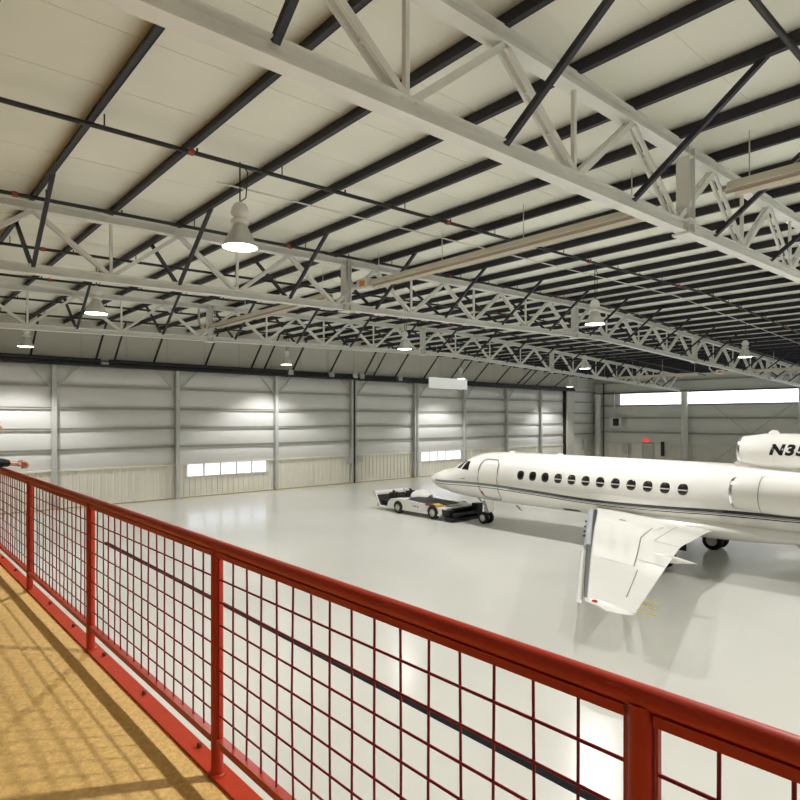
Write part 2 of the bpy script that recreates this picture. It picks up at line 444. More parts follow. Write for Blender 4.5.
truss(15.0, 'middle light grey roof truss hanging behind the largest lit lamp')
truss(24.9, 'farthest light grey roof truss, just in front of the hangar doors')

# ------------------------------------------------------------------ sprinkler pipes, conduit
def pipe_run(y, label, r=.042, zoff=-.12, xa=XL+.2, xb=XR-.3, step=6.36):
    t = thing('sprinkler_pipe', label, 'pipe', (0,y,0), group='black sprinkler pipes')
    mb = MB(); mb.tube([(xa,0,zpur(xa)+zoff),(RX,0,zpur(RX)+zoff),(xb,0,zpur(xb)+zoff)], r, 8); mb.build('pipe_run', M['pipe'], t)
    x = 1.9 + (y*1.7) % 3
    while x < xb-2:
        MB().tube([(x-.05,0,zpur(x)+zoff),(x+.05,0,zpur(x)+zoff)], r*1.38, 10).build('pipe_coupling', M['orange'], t)
        x += step
    x = 2.65+.12
    while x < xb-2:
        mb = MB(); mb.tube([(x,0,zpur(x)+zoff),(x,0,zpur(x)+.1)], .012, 6); mb.tube([(x+1.5,0,zpur(x)+zoff),(x+1.5,0,zpur(x)+zoff+.13)], .018, 6)
        mb.build('pipe_hanger', M['pipe'], t)
        x += 3.18
for y, lab in ((-1.8,'black sprinkler pipe nearest overhead'),(2.4,'black sprinkler pipe on the near side of the nearest truss'),
               (6.9,'black sprinkler pipe just beyond the nearest truss'),(10.15,'black sprinkler pipe running over the largest lit lamp'),
               (14.3,'black sprinkler pipe just in front of the middle truss'),(18.6,'black sprinkler pipe first beyond the middle truss'),
               (22.7,'black sprinkler pipe just before the farthest truss'),(27.0,'black sprinkler pipe just beyond the farthest truss'),
               (31.0,'black sprinkler pipe close to the hangar door fascia')):
    pipe_run(y, lab)
for y, xa, xb, lab in ((11.4,5.2,44.,'thin white conduit under the purlins feeding the row of the largest lit lamp'),
                       (21.2,5.2,40.,'thin white conduit under the purlins between middle and farthest trusses')):
    tag(MB().tube([(xa,y,zpur(xa)-.03),(RX,y,zpur(RX)-.03),(xb,y,zpur(xb)-.03)], .018, 6).build('conduit', M['cable']), lab, 'conduit')

# ------------------------------------------------------------------ tube heaters
def heater(x, y0, y1, z, label, burner_at=None):
    t = thing('tube_heater', label, 'heater', (x,0,z), group='beige radiant tube heaters')
    prof = [(-.24,-.10),(-.13,.07),(.13,.07),(.24,-.10),(.225,-.10),(.12,.055),(-.12,.055),(-.225,-.10)]
    MB().prism(prof, 'Y', y0, y1).build('reflector_hood', M['heater'], t)
    mb = MB()
    for s in (-.07, .07): mb.tube([(s,y0-.1,-.02),(s,y1+.1,-.02)], .05, 10)
    mb.build('radiant_tube', M['heat_tube'], t)
    n = max(2, int((y1-y0)/2.6))
    for k in range(n+1):
        yy = y0+.3+(y1-y0-.6)*k/n
        MB().tube([(0,yy,.07),(0,yy,zpur(x)-z)], .012, 6).build('hanger_rod', M['cable'], t)
    if burner_at is not None:
        bx = MB().box((-.17,burner_at-.25,-.13),(.17,burner_at+.25,.16)).build('burner_box', M['lampw'], t)
        MB().box((-.176,burner_at-.14,-.06),(-.17,burner_at+.1,.1)).build('warning_tag', M['tagorange'], bx)
        MB().tube([(0,burner_at+.25,.0),(-.1,burner_at+.5,.05),(-.14,burner_at+.7,.3),(-.14,burner_at+.7,.9)], .05, 8).build('flue_pipe', M['galv'], bx)
heater(11.2, 5.5, 13.9, EYE+4.0, 'long beige tube heater beyond the nearest truss, ending at the middle truss', 14.2)
heater(11.2, -4, 4.0, EYE+4.0, 'beige tube heater this side of the nearest truss at upper right')
heater(11.2, 16.2, 25, EYE+4.0, 'beige tube heater between the middle and the farthest truss', 25.4)
heater(46.0, 5, 16.8, EYE+3.3, 'beige tube heater far right under the ridge slope, near the last columns', 17.1)
heater(46.0, 18.6, 26.5, EYE+3.3, 'beige tube heater far right by the column between the bright windows')

# ------------------------------------------------------------------ high bay lamps
LAMP_W = 1150
def make_lamp(label, x, y, z, r=.31, lit=True):
    t = thing('high_bay_lamp', label, 'lamp', (x,y,z), group='high bay lamps')
    mb = MB(); mb.lathe([(r*1.06,-.012),(r*1.06,.012),(r,.03),(r*.86,.13),(r*.62,.28),(r*.42,.40),(r*.34,.43)], n=28); mb.lathe([(r*1.04,-.01),(r*.98,.02),(r*.83,.13),(r*.58,.28),(r*.4,.38)], n=28)
    mb.build('reflector', M['reflector'], t)
    MB().lathe([(0,-.03),(r*.5,-.025),(r*1.02,-.004)], n=28).build('lens', M['lens'], t)
    MB().lathe([(r*.34,.42),(r*.52,.44),(r*.56,.47),(r*.52,.50),(r*.36,.52),(r*.36,.57),(r*.5,.60),(r*.54,.64),(r*.5,.72),(r*.36,.80),(r*.12,.84),(0,.84)], n=24).build('ballast_housing', M['lampw'], t)
    top = zpur(x)-z
    mb = MB(); mb.tube([(0,0,.86),(0,0,top+.05)], .014, 6); mb.tube([(.0,0,.84),(.12,0,.95),(.16,0,top-.1),(.05,0,top+.02)], .012, 6)
    mb.build('hanger_cord', M['pipe'], t)
    li = bpy.data.lights.new('high_bay_light', 'SPOT'); li.energy = LAMP_W*(.8 if y > 30 else 1); li.spot_size = math.radians(122 if y > 30 else 138); li.spot_blend = .45
    li.shadow_soft_size = .12; li.color = (1, .985, .955)
    lo = bpy.data.objects.new('high_bay_light', li); C.objects.link(lo); lo.location = (x,y,z-.14)
    return t
LZ = EYE+3.2
for lab, x, y, z in (
    ('largest lit high bay lamp, in front of the middle truss at upper left', 5.2, 10.4, LZ),
    ('grey high bay lamp behind the middle truss left of the largest lamp', 5.2, 19.9, LZ),
    ('small lit high bay lamp low at the far left before the door head', 5.25, 31.2, LZ),
    ('small lit high bay lamp before the fascia above the windowed door', 18.7, 31.4, LZ),
    ('lit high bay lamp hanging from the roof just before the farthest truss, mid picture', 18.6, 20.7, LZ),
    ('big lit high bay lamp below the middle truss, above the aircraft windows', 18.5, 10.9, LZ),
    ('small lit high bay lamp over the farthest truss toward the far corner', 33.6, 20.5, LZ-.1),
    ('lit high bay lamp at far right above the bright window band', 33.3, 11.2, LZ-.1),
    ('small high bay lamp beside the white hanging panel', 33.8, 31.2, LZ-.2),
    ('tiny high bay lamp at the far corner above the last doors', 48.6, 31.2, LZ-.3),
    ('high bay lamp over the railing near the mezzanine', 5.2, .6, LZ),
    ('high bay lamp over the tail of the aircraft', 18.6, .6, LZ),
    ('high bay lamp behind the aircraft tail on the far slope', 33.3, .6, LZ-.1),
    ('unseen high bay lamp added beyond the aircraft to light the right part of the hall', 47.5, 11.0, LZ-.3),  # out of view, added to light the right part of the hall
    ('high bay lamp in the near corner behind the railing', 5.2, -8, LZ),
    ('high bay lamp behind the tail near the back wall', 20, -8, LZ)):
    make_lamp(lab, x, y, z)

# white hanging panel
t = thing('hanging_panel', 'white rectangular panel hanging on two wires before the door head', 'panel', (31.2,30.0,7.08))
MB().box((-1.95,-.04,-.38),(1.95,.04,.38)).build('panel_board', M['plastic'], t)
for s in (-1.2, 1.2): MB().tube([(s,0,.38),(s,0,zpur(31)-7.08)], .012, 6).build('hanger_wire', M['cable'], t)

# ------------------------------------------------------------------ mezzanine and railing
RXX, TURN = 1.299, math.tan(math.radians(.65))
me = MB().prism([(XL,YB),(RXX+.075-YB*TURN,YB),(RXX+.075-30*TURN,30),(XL,30)], 'Z', MZ-.3, MZ).build('floor_mezzanine', M['mezz']); me['kind'] = 'structure'
gr = thing('guard_railing', 'red painted steel guard railing with wire mesh along the mezzanine edge', 'railing', (RXX,0,MZ), math.radians(.65))
RY0, RY1 = -3.8, 29.5
posts = [2.775+2.13*k for k in range(-3, 13)]
mb = MB(); mb.tube([(0,RY0,1.125),(0,RY1,1.125)], .027, 16); mb.build('top_rail', M['red'], gr)
for y in posts:
    p = MB(); p.tube([(0,y,0),(0,y,1.11)], .03, 14); p.lathe([(.045,.013),(.045,.022),(.031,.026)], (0,y,0), n=14); p.build('post', M['red'], gr)
mb = MB(); mb.box((-.028,RY0,0),(.068,RY1,.014)); mb = mb.build('toe_plate', M['toe'], gr)
bo = MB().lathe([(0,.026),(.011,.026),(.014,.02),(.014,.0)], (0,0,0), n=8).build('plate_bolt', M['bolt'], mb)
bo.location = (.036, RY0+.3, .012)
for k in range(1, 40):
    o = bo.copy(); C.objects.link(o); o.location = (.036, RY0+.3+.82*k, .012)
for a, b in zip(posts[:-1], posts[1:]):
    a2, b2 = a+.034, b-.034
    f = MB()
    f.box((-.02,a2,1.075),(.02,b2,1.1)); f.box((-.02,a2,.165),(.02,b2,.2))
    f.box((-.008,a2,.2),(.008,a2+.006,1.08)); f.box((-.008,b2-.006,.2),(.008,b2,1.08))
    f = f.build('mesh_frame', M['red'], gr)
    wm = MB(); rnd = random.Random(a)
    n = 16; dy = (b2-a2)/n
    for k in range(1, n):
        yy = a2+dy*k
        wm.tube([(.004,yy+rnd.uniform(-.004,.004),.19),(.004+.004*(-1)**k,yy+rnd.uniform(-.004,.004),.6),(.004,yy+rnd.uniform(-.004,.004),1.09)], .0046, 6)
    for k in range(1, 8):
        zz = .2+.876*k/8
        wm.tube([(-.003,a2,zz+rnd.uniform(-.003,.003)),(-.003,(a2+b2)/2,zz+rnd.uniform(-.003,.003)),(-.003,b2,zz)], .0046, 6)
    wm.build('mesh_panel', M['wire'], f)

# ------------------------------------------------------------------ aircraft
PXC, PYN = 20.2, 20.6     # centreline x, nose tip y
ac = thing('business_jet', 'white three-engined business jet with dark side stripe parked on the hangar floor', 'airplane', (PXC,PYN,0))
# local frame: y = -(distance from nose); x to starboard (+), port = -x (towards the camera)
ST = [ # s, ztop, zbot, halfwidth
 (0,1.76,1.70,.03),(.08,1.82,1.63,.09),(.25,1.92,1.52,.19),(.6,2.07,1.38,.37),(1.0,2.20,1.28,.55),(1.4,2.28,1.22,.67),(1.75,2.36,1.17,.77),
 (2.1,2.52,1.14,.85),(2.5,2.72,1.11,.92),(2.9,2.91,1.09,.98),(3.3,3.04,1.07,1.03),(3.8,3.12,1.05,1.06),(4.6,3.17,1.03,1.08),(6,3.18,1.03,1.085),
 (8,3.18,1.03,1.085),(10,3.18,1.03,1.085),(12,3.18,1.03,1.085),(13,3.18,1.05,1.08),(14,3.17,1.10,1.04),(15,3.15,1.2,.97),(16,3.1,1.36,.86),
 (17,3.04,1.56,.72),(18,2.98,1.8,.56),(19,2.9,2.05,.38),(19.8,2.8,2.28,.22),(20.2,2.7,2.42,.1)]
def st(s):
    s = max(0, min(20.2, s))
    for i in range(len(ST)-1):
        if s <= ST[i+1][0]:
            a, b = ST[i], ST[i+1]; f = (s-a[0])/(b[0]-a[0])
            return [a[k]+(b[k]-a[k])*f for k in (1,2,3)]
def ringf(s, n=48):
    t_, b_, w_ = st(s); zc, h = (t_+b_)/2, (t_-b_)/2
    if 1.3 < s < 4.0: pass
    return [(w_*math.cos(2*PI*k/n), -s, zc+h*math.sin(2*PI*k/n)) for k in range(n)]
ss = [0,.03,.08,.15,.25,.4,.6,.8,1,1.2,1.4,1.6,1.75,1.9,2.1,2.3,2.5,2.7,2.9,3.1,3.3,3.55,3.8,4.2,4.6] + [5+.5*k for k in range(31)] + [20.2]
MB().loft([ringf(s) for s in ss]).build('fuselage', M['fuse'], ac)
def side(s, z, off=.004, sg=-1):
    t_, b_, w_ = st(s); zc, h = (t_+b_)/2, (t_-b_)/2
    u = max(-.995, min(.995, (z-zc)/h)); x = w_*math.sqrt(1-u*u)
    nx, nz = x/w_**2, (z-zc)/h**2; l = math.hypot(nx, nz)
    return V((sg*(x+off*nx/l), -s, z+off*nz/l))
def patch(poly, off, rings=5, sg=-1, mb=None, mi=0):
    cs = sum(p[0] for p in poly)/len(poly); cz = sum(p[1] for p in poly)/len(poly)
    mb = mb or MB(); n = len(poly); vs = []; fs = []
    for r in range(rings):
        f = 1 - r/(rings)
        vs += [side(cs+(p[0]-cs)*f, cz+(p[1]-cz)*f, off, sg) for p in poly]
    vs.append(side(cs, cz, off, sg))
    for r in range(rings-1):
        for k in range(n): fs.append((r*n+k, r*n+(k+1)%n, (r+1)*n+(k+1)%n, (r+1)*n+k))
    for k in range(n): fs.append(((rings-1)*n+k, (rings-1)*n+(k+1)%n, rings*n))
    # rim down to the skin
    o = len(vs); vs += [side(p[0], p[1], -.004, sg) for p in poly]
    for k in range(n): fs.append((k, o+k, o+(k+1)%n, (k+1)%n))
    return mb.add(vs, fs, mi, True)
def oval(cs, cz, a, b, n=20, p=2.5):
    out = []
    for k in range(n):
        t_ = 2*PI*k/n; c, d = math.cos(t_), math.sin(t_)
        out.append((cs+a*math.copysign(abs(c)**(2/p), c), cz+b*math.copysign(abs(d)**(2/p), d)))
    return out
def subdiv(poly, m=5):
    out = []
    for i in range(len(poly)):
        a, b = poly[i], poly[(i+1) % len(poly)]
        out += [(a[0]+(b[0]-a[0])*k/m, a[1]+(b[1]-a[1])*k/m) for k in range(m)]
    return out
for sg in (-1, 1):
    for k in range(12):
        s = PYN-14.50+.57*k; zc = 2.355
        wfr = patch(oval(s, zc, .16, .175), .003, 3, sg).build('cabin_window', M['glass'], ac)
        patch(oval(s, zc, .125, .14), .007, 3, sg).build('window_glass', M['glass'], wfr)
        if k >= 3:
            patch([(s-.145,zc-.045),(s+.145,zc-.045),(s+.145,zc-.01),(s-.145,zc-.01)], .009, 2, sg).build('window_shade', M['shade'], wfr)
def line_strip(pts, wdt, off, sg=-1):
    """thin dark line lying on the fuselage side, pts (s,z)"""
    mb = MB(); rows = []
    for i, p in enumerate(pts):
        a, b = pts[max(i-1,0)], pts[min(i+1,len(pts)-1)]
        dx, dz = b[0]-a[0], b[1]-a[1]; l = math.hypot(dx, dz) or 1
        nx, nz = -dz/l*wdt/2, dx/l*wdt/2
        rows.append([side(p[0]+nx, p[1]+nz, off, sg), side(p[0]-nx, p[1]-nz, off, sg)])
    return mb.loft(rows, cap=False, closed=False)
# entry door, outlined
dp = oval(4.42, 2.03, .52, .84, 40, 5)
dm = patch(dp, .006, 6).build('entry_door', M['fuse'], ac)
line_strip(dp+[dp[0]], .034, .02).build('door_outline', M['seam'], dm)
patch(oval(3.97, 1.45, .05, .09, 10), .012, 2).build('door_marking', M['redlight'], dm)
patch(oval(8.05, 1.16, .38, .045, 16), .006, 2).build('root_scoop', M['ductdark'], ac)
# cockpit windows, both sides
for sg in (-1, 1):
    patch(subdiv([(2.34,2.40),(2.66,2.39),(2.86,2.73),(2.70,2.74)]), .008, 4, sg).build('windshield', M['glass'], ac)
    patch(subdiv([(2.80,2.38),(3.28,2.37),(3.20,2.71),(2.97,2.73)]), .008, 4, sg).build('cockpit_window', M['glass'], ac)
for s, z in ((1.35,1.75),(3.1,2.0)):
    p = side(s, z); MB().tube([p, p+V((-.08,0,.0)), p+V((-.09,.12,0))], .012, 6).build('pitot_probe', M['dark'], ac)
for s in (4.9, 7.2):
    MB().lathe([(.14,0),(.13,.035),(.05,.06),(0,.062)], (0,-s,3.16), n=14).build('roof_antenna', M['white'], ac)
# belly fairing
rings = []
for s in [8.2+.35*k for k in range(24)]:
    f = math.sin(PI*min(1, max(0, (s-8.2)/8.0)))**.5
    rings.append([((1.12*f+.02)*math.cos(2*PI*k/28), -s, 1.17+(.36*f+.01)*math.sin(2*PI*k/28)) for k in range(28)])
MB().loft(rings).build('belly_fairing', M['white'], ac)
MB().prism([(-14.9,1.1),(-15.1,1.1),(-15.5,.72),(-15.4,.72)], 'X', -.012, .012).build('belly_antenna', M['slatin'], ac)
MB().prism([(-5.4,1.05),(-5.55,1.05),(-5.75,.86),(-5.68,.86)], 'X', -.5, -.48).build('drain_mast', M['slatin'], ac)
# wings: spanwise stations (offset from centreline, LE s, TE s, zLE, zTE, thickness)
WS = [(.6,8.7,13.35,1.42,1.20,.40),(1.2,9.25,13.2,1.40,1.16,.36),(3.85,10.75,13.5,1.27,1.12,.24),(7,12.58,14.45,1.22,1.12,.15),(10.0,14.36,15.38,1.19,1.12,.09)]
def wst(x):
    for i in range(len(WS)-1):
        if x <= WS[i+1][0] or i == len(WS)-2:
            a, b = WS[i], WS[i+1]; f = (x-a[0])/(b[0]-a[0]); return [a[k]+(b[k]-a[k])*f for k in range(1,6)]
def wp(x, c, top, sg, off=0):
    le, te, z0, z1, th = wst(x)
    t_ = th*2.6*(.2969*math.sqrt(c)-.126*c-.3516*c*c+.2843*c**3-.1036*c**4)*.75
    return V((sg*x, -(le+(te-le)*c), z0+(z1-z0)*c+(t_*.9+off if top else -t_*.6-off)))
def wing_skin(mb, x0, x1, c0, c1, sg, mi=0, nx=10, front=True):
    rows = []
    cs = [c0+(c1-c0)*(1-math.cos(PI*k/10))/2 for k in range(11)]
    for i in range(nx+1):
        x = x0+(x1-x0)*i/nx
        rows.append([wp(x,c,True,sg) for c in cs]+[wp(x,c,False,sg) for c in cs[::-1]])
    return mb.loft(rows, mi=mi)
for sg in (-1, 1):
    wg = wing_skin(MB(), .6, 10.0, .07, 1, sg, nx=24).build('wing', M['white'], ac)
    # seams of flap, aileron, spoilers and tanks on the top skin
    mb = MB()
    def seam(pts, wd=.03):
        rows = []
        P = []
        for (xa,ca),(xb,cb) in zip(pts[:-1], pts[1:]):
            P += [(xa+(xb-xa)*k/10, ca+(cb-ca)*k/10) for k in range(11)]
        for x, c in P:
            rows.append([wp(x,c,True,sg,.012), wp(x+wd,min(1,c+.0),True,sg,.012)] if abs(pts[0][0]-pts[-1][0]) > .05*0+abs(pts[0][1]-pts[-1][1])*3 and False else [wp(x,c,True,sg,.008)+V((0,-wd/2,0)), wp(x,c,True,sg,.008)+V((0,wd/2,0))])
        mb.loft(rows, cap=False, closed=False)
    def seam_c(x, c0, c1, wd=.03):
        mb.loft([[wp(x-wd/2,c0+(c1-c0)*k/10,True,sg,.008), wp(x+wd/2,c0+(c1-c0)*k/10,True,sg,.008)] for k in range(11)], cap=False, closed=False)
    seam([(2.4,.62),(3.85,.60),(7.0,.66)]); seam([(7.2,.72),(9.3,.74)], .022); seam([(1.5,.78),(3.8,.74)], .02)
    seam_c(7.0,.2,.66,.02); seam_c(6.3,.66,.99,.03); seam_c(3.9,.74,.99,.03); seam_c(2.2,.30,.36,.12)
    mb.build('panel_seam', M['seam'], wg)
    # fixed leading edge bay and slats
    lb = MB(); nose = [(.07,True),(.05,True),(.03,True),(.012,True),(.0,True),(.012,False),(.03,False),(.07,False)]
    lb.loft([[wp(x,c,tp,sg)+V((0,.012,0)) for c, tp in nose] for x in [1.3+.48*k for k in range(19)]], cap=False, closed=False)
    lb.build('slat_bay', M['slatgrey'], wg)
    for (xa, xb, fw, dn, mt) in ((1.4,6.0,.10,.06,'slatin'),(6.05,9.85,.17,.15,'white')):
        rows = []
        for i in range(9):
            x = xa+(xb-xa)*i/8; le, te, z0, z1, th = wst(x)
            q = []; big = mt == 'slatin'
            for c, h in (((.22,.11),(.12,.12),(.04,.09),(.0,.0),(.04,-.09),(.14,-.12),(.20,-.10),(.16,.02)) if big else ((.13,.03),(.07,.05),(.02,.035),(.0,.0),(.03,-.04),(.10,-.05),(.13,-.03),(.12,.0))):
                q.append((sg*x, -(le-fw+c), z0-dn+h*(.7+th)))
            rows.append(q)
        sl = MB().loft(rows).build('slat', M[mt], wg)
        if mt == 'slatin':
            for x in (2.9, 3.6, 4.2, 4.8):
                le, te, z0, z1, th = wst(x)
                MB().box((sg*x-.09,-(le-fw)-.06,z0-dn+.01),(sg*x+.09,-(le-fw)+.004,z0-dn+.05)).build('slat_slot', M['black'], sl)
    # tip with navigation lamp
    le, te, z0, z1, th = wst(10.0)
    rows = []
    for i, (dx, f) in enumerate(((0,1),(.1,.85),(.16,.5),(.18,.15))):
        rows.append([V((sg*(10.0+dx), -(le+.02+(te-le-.02)*(c*f+(1-f)*.45)), z0-.02+(z1-z0)*c+s_*th*.62*f*(math.sin(PI*min(1,c*1.0+.08))**.6))) for c, s_ in [(k/8,1) for k in range(9)]+[(k/8,-1) for k in range(8,-1,-1)]])
    MB().loft(rows).build('wing_tip', M['white'], wg)
    MB().lathe([(0,.08),(.03,.06),(.04,.02),(.035,-.04),(0,-.06)], (sg*10.10,-(le+.3),z0-.005), 'Y', 12).build('navigation_lamp', M['redlight'] if sg < 0 else M['hub'], wg)
    for x in (9.1, 9.45, 9.8):
        p = wp(x,.99,True,sg); MB().tube([p, p+V((0,-.34,-.01))], .012, 5).build('static_wick', M['wick'], wg)
    p = wp(5.2,.9,False,sg)
    MB().lathe([(0,.9),(.07,.5),(.11,0),(.09,-.4),(0,-.95)], p+V((0,.1,-.06)), 'Y', 12).build('flap_fairing', M['white'], wg)
# nacelles
def nacelle(cx, s0, z, L_, r0, r1, r2, nm, parent=None):
    mb = MB()
    prof = [(r0*.99,.0),(r0*1.04,-.06),(r0*1.1,-.25),(r1*.98,-.7),(r1,-1.3),(r1*.98,-.55*L_),(r2*1.25,-.85*L_),(r2,-L_),(r2*.9,-L_),(r2*.85,-.8*L_)]
    mb.lathe(prof, (cx,-s0,z), 'Y', 36)
    o = mb.build(nm, M['white'], ac)
    MB().lathe([(r0*1.055,-.07),(r0*1.02,.0),(r0*.97,.03),(r0*.9,.03),(r0*.86,-.06),(r0*.84,-.2)], (cx,-s0,z), 'Y', 36).build('intake_lip', M['chrome'], o)
    MB().lathe([(r0*.845,-.1),(r0*.82,-.6),(0,-.6)], (cx,-s0,z), 'Y', 30).build('intake_duct', M['ductdark'], o)
    MB().lathe([(0,.25),(.06,.15),(.13,-.02),(.13,-.05)], (cx,-s0-.55,z), 'Y', 16).build('fan_spinner', M['galv'], o)
    return o
for sg in (-1, 1):
    e = nacelle(sg*1.62, PYN-6.52, 2.47, 4.2, .43, .52, .33, 'side_engine')
    MB().prism([(-14.6,2.32),(-16.9,2.32),(-16.9,2.55),(-14.6,2.55)], 'X', sg*.75, sg*1.3).build('engine_pylon', M['white'], e)
    mb = MB()
    for s0 in (.75, 2.1): mb.lathe([(.5225+.0015,-s0),(.5225+.0015,-s0-.018)], (sg*1.62,-(PYN-6.52),2.47), 'Y', 36)
    mb.build('cowl_seam', M['seam'], e)
ce = nacelle(0, PYN-6.88, 3.60, 6.6, .43, .55, .36, 'centre_engine')
MB().prism([(-13.6,3.1),(-19.5,2.9),(-19.5,3.4),(-13.9,3.4),(-13.6,3.25)], 'X', -.3, .3).build('intake_fairing', M['white'], ce)
mb = MB(); mb.lathe([(.16,0),(.15,.06),(.09,.13),(0,.15)], (0,-14.6,4.10), n=14); mb.build('beacon_fairing', M['white'], ce)
# fin and tailplane
def fin_sec(s0, s1, z, th): return [(th*math.sin(PI*min(1,k/8))**.7*(1 if k < 8 else 0), -(s0+(s1-s0)*k/8), z) for k in range(9)] + [(-th*math.sin(PI*k/8)**.7, -(s0+(s1-s0)*k/8), z) for k in range(7,0,-1)]
fn = MB().loft([fin_sec(15.2,19.9,3.9,.16),fin_sec(16.9,20.3,5.2,.13),fin_sec(18.6,20.9,6.9,.08)]).build('tail_fin', M['white'], ac)
for sg in (-1, 1):
    MB().loft([[(sg*x, -(a+(b-a)*k/8), 5.0+x*(-.1)+tt*math.sin(PI*k/8)) for k in range(9)]+[(sg*x, -(a+(b-a)*k/8), 5.0+x*(-.1)-tt*math.sin(PI*k/8)) for k in range(7,0,-1)] for x, a, b, tt in ((.0,17.6,19.9,.1),(3.6,19.3,20.6,.05))]).build('tailplane', M['white'], ac)
# lettering on the centre engine cowl (cut by the photo's edge after the 5)
fc = bpy.data.curves.new('registration', 'FONT'); fc.body = 'N35'; fc.size = .42; fc.shear = .25; fc.offset = .022; fc.space_character = 1.2; fc.resolution_u = 4
fo = bpy.data.objects.new('registration_temp', fc); C.objects.link(fo)
bpy.context.view_layer.update()
dg = bpy.context.evaluated_depsgraph_get()
tm = bpy.data.meshes.new_from_object(fo.evaluated_get(dg))
bpy.data.objects.remove(fo)
b = bmesh.new(); b.from_mesh(tm)
bmesh.ops.triangulate(b, faces=b.faces)
bmesh.ops.subdivide_edges(b, edges=[e for e in b.edges if e.calc_length() > .06], cuts=2)
for v in b.verts:
    u, h = v.co.x*1.08, v.co.y
    a = (h-.15)/.55 + .17
    r = .5525
    v.co = V((-r*math.cos(a), -(14.62+u), 3.60+r*math.sin(a)))
b.to_mesh(tm); b.free(); tm.materials.clear(); tm.materials.append(M['letter'])
lt = bpy.data.objects.new('registration_lettering', tm); C.objects.link(lt); lt.parent = ce
# undercarriage
def wheel(mb_parent, nm, c, r, wd):
    o = MB().lathe([(r*.55,-wd/2),(r*.85,-wd/2),(r*.97,-wd*.36),(r,-wd*.1),(r,wd*.1),(r*.97,wd*.36),(r*.85,wd/2),(r*.55,wd/2)], c, 'X', 24).build(nm, M['tyre'], mb_parent)
    mb = MB()
    for s in (-1, 1): mb.lathe([(r*.64,s*wd*.5),(r*.57,s*wd*.36),(r*.25,s*wd*.38),(r*.2,s*wd*.54),(0,s*wd*.54)], c, 'X', 18)
    mb.build('wheel_hub', M['hub'], o)
    return o
SN = PYN-17.15
ng = MB(); ng.tube([(0,-SN,.23),(0,-SN+.05,1.3)], .055, 12); ng.tube([(0,-SN,.23),(0,-SN,.7)], .08, 12)
ng.tube([(0,-SN+.03,.75),(0,-SN+.7,1.25)], .03, 8); ng.bar((0,-SN-.1,.35),(0,-SN-.22,.6), .1, .03); ng.bar((0,-SN-.22,.6),(0,-SN-.08,.85), .1, .03)
ng.tube([(-.2,-SN,.26),(.2,-SN,.26)], .035, 10)
ng = ng.build('nose_gear_leg', M['steel'], ac)
for s in (-1, 1): wheel(ng, 'nose_wheel', (s*.17,-SN,.26), .26, .17)
MB().prism([(-SN-.15,1.15),(-SN-.75,1.15),(-SN-.7,.66),(-SN-.42,.55)], 'X', -.3, -.275).build('nose_gear_door', M['white'], ac)
MB().lathe([(.06,0),(.07,.08),(.05,.12)], (0,-SN+.06,.9), 'Y', 12).build('taxi_lamp', M['hub'], ng)
for sg in (-1, 1):
    SM = PYN-8.45; cx = sg*2.1
    mg = MB(); mg.tube([(cx,-SM,.35),(cx,-SM,1.25)], .09, 12); mg.tube([(cx,-SM,.7),(cx-sg*.9,-SM,1.15)], .05, 8); mg.tube([(cx-.28,-SM,.36),(cx+.28,-SM,.36)], .05, 10)
    mg = mg.build('main_gear_leg', M['steel'], ac)
    for s in (-1, 1): wheel(mg, 'main_wheel', (cx+s*.24,-SM,.34), .34, .26)
    MB().box((cx-sg*.75-.015,-SM-.45,.5),(cx-sg*.75+.015,-SM+.45,1.05)).build('main_gear_door', M['black'], ac)

# ------------------------------------------------------------------ towing tractor
tg = thing('aircraft_tug', 'low white aircraft towing tractor under the nose of the jet', 'tug', (20.15,.12,0))
prof = [(22.45,.2),(22.35,.5),(22.15,.66),(21.5,.72),(20.9,.71),(19.2,.62),(18.8,.54),(18.68,.34),(18.8,.2)]
bd = MB(); bd.prism(prof, 'X', -1.05, -.55); bd.prism(prof, 'X', .55, 1.05); bd.box((-.55,19.0,.25),(.55,22.4,.6))
bd = bd.build('body_shell', M['tugw'], tg)
MB().prism([(21.55,.64),(21.4,.73),(19.15,.64),(19.1,.56)], 'X', -.55, .55).build('deck_plate', M['black'], tg)
MB().prism([(21.3,.69),(21.1,.735),(19.3,.65),(19.3,.6)], 'X', -.95, -.55).build('deck_strip', M['dark'], tg)
rings = []
for k in range(9):
    f = math.sin(PI*(.06+.88*k/8))**.55
    rings.append([(.55+.5*f*math.cos(PI*q/12), 21.0+1.25*k/8, .66+.36*f*math.sin(PI*q/12)) for q in range(13)])
MB().loft(rings, closed=False, cap=False).build('engine_cover', M['tugw'], tg)
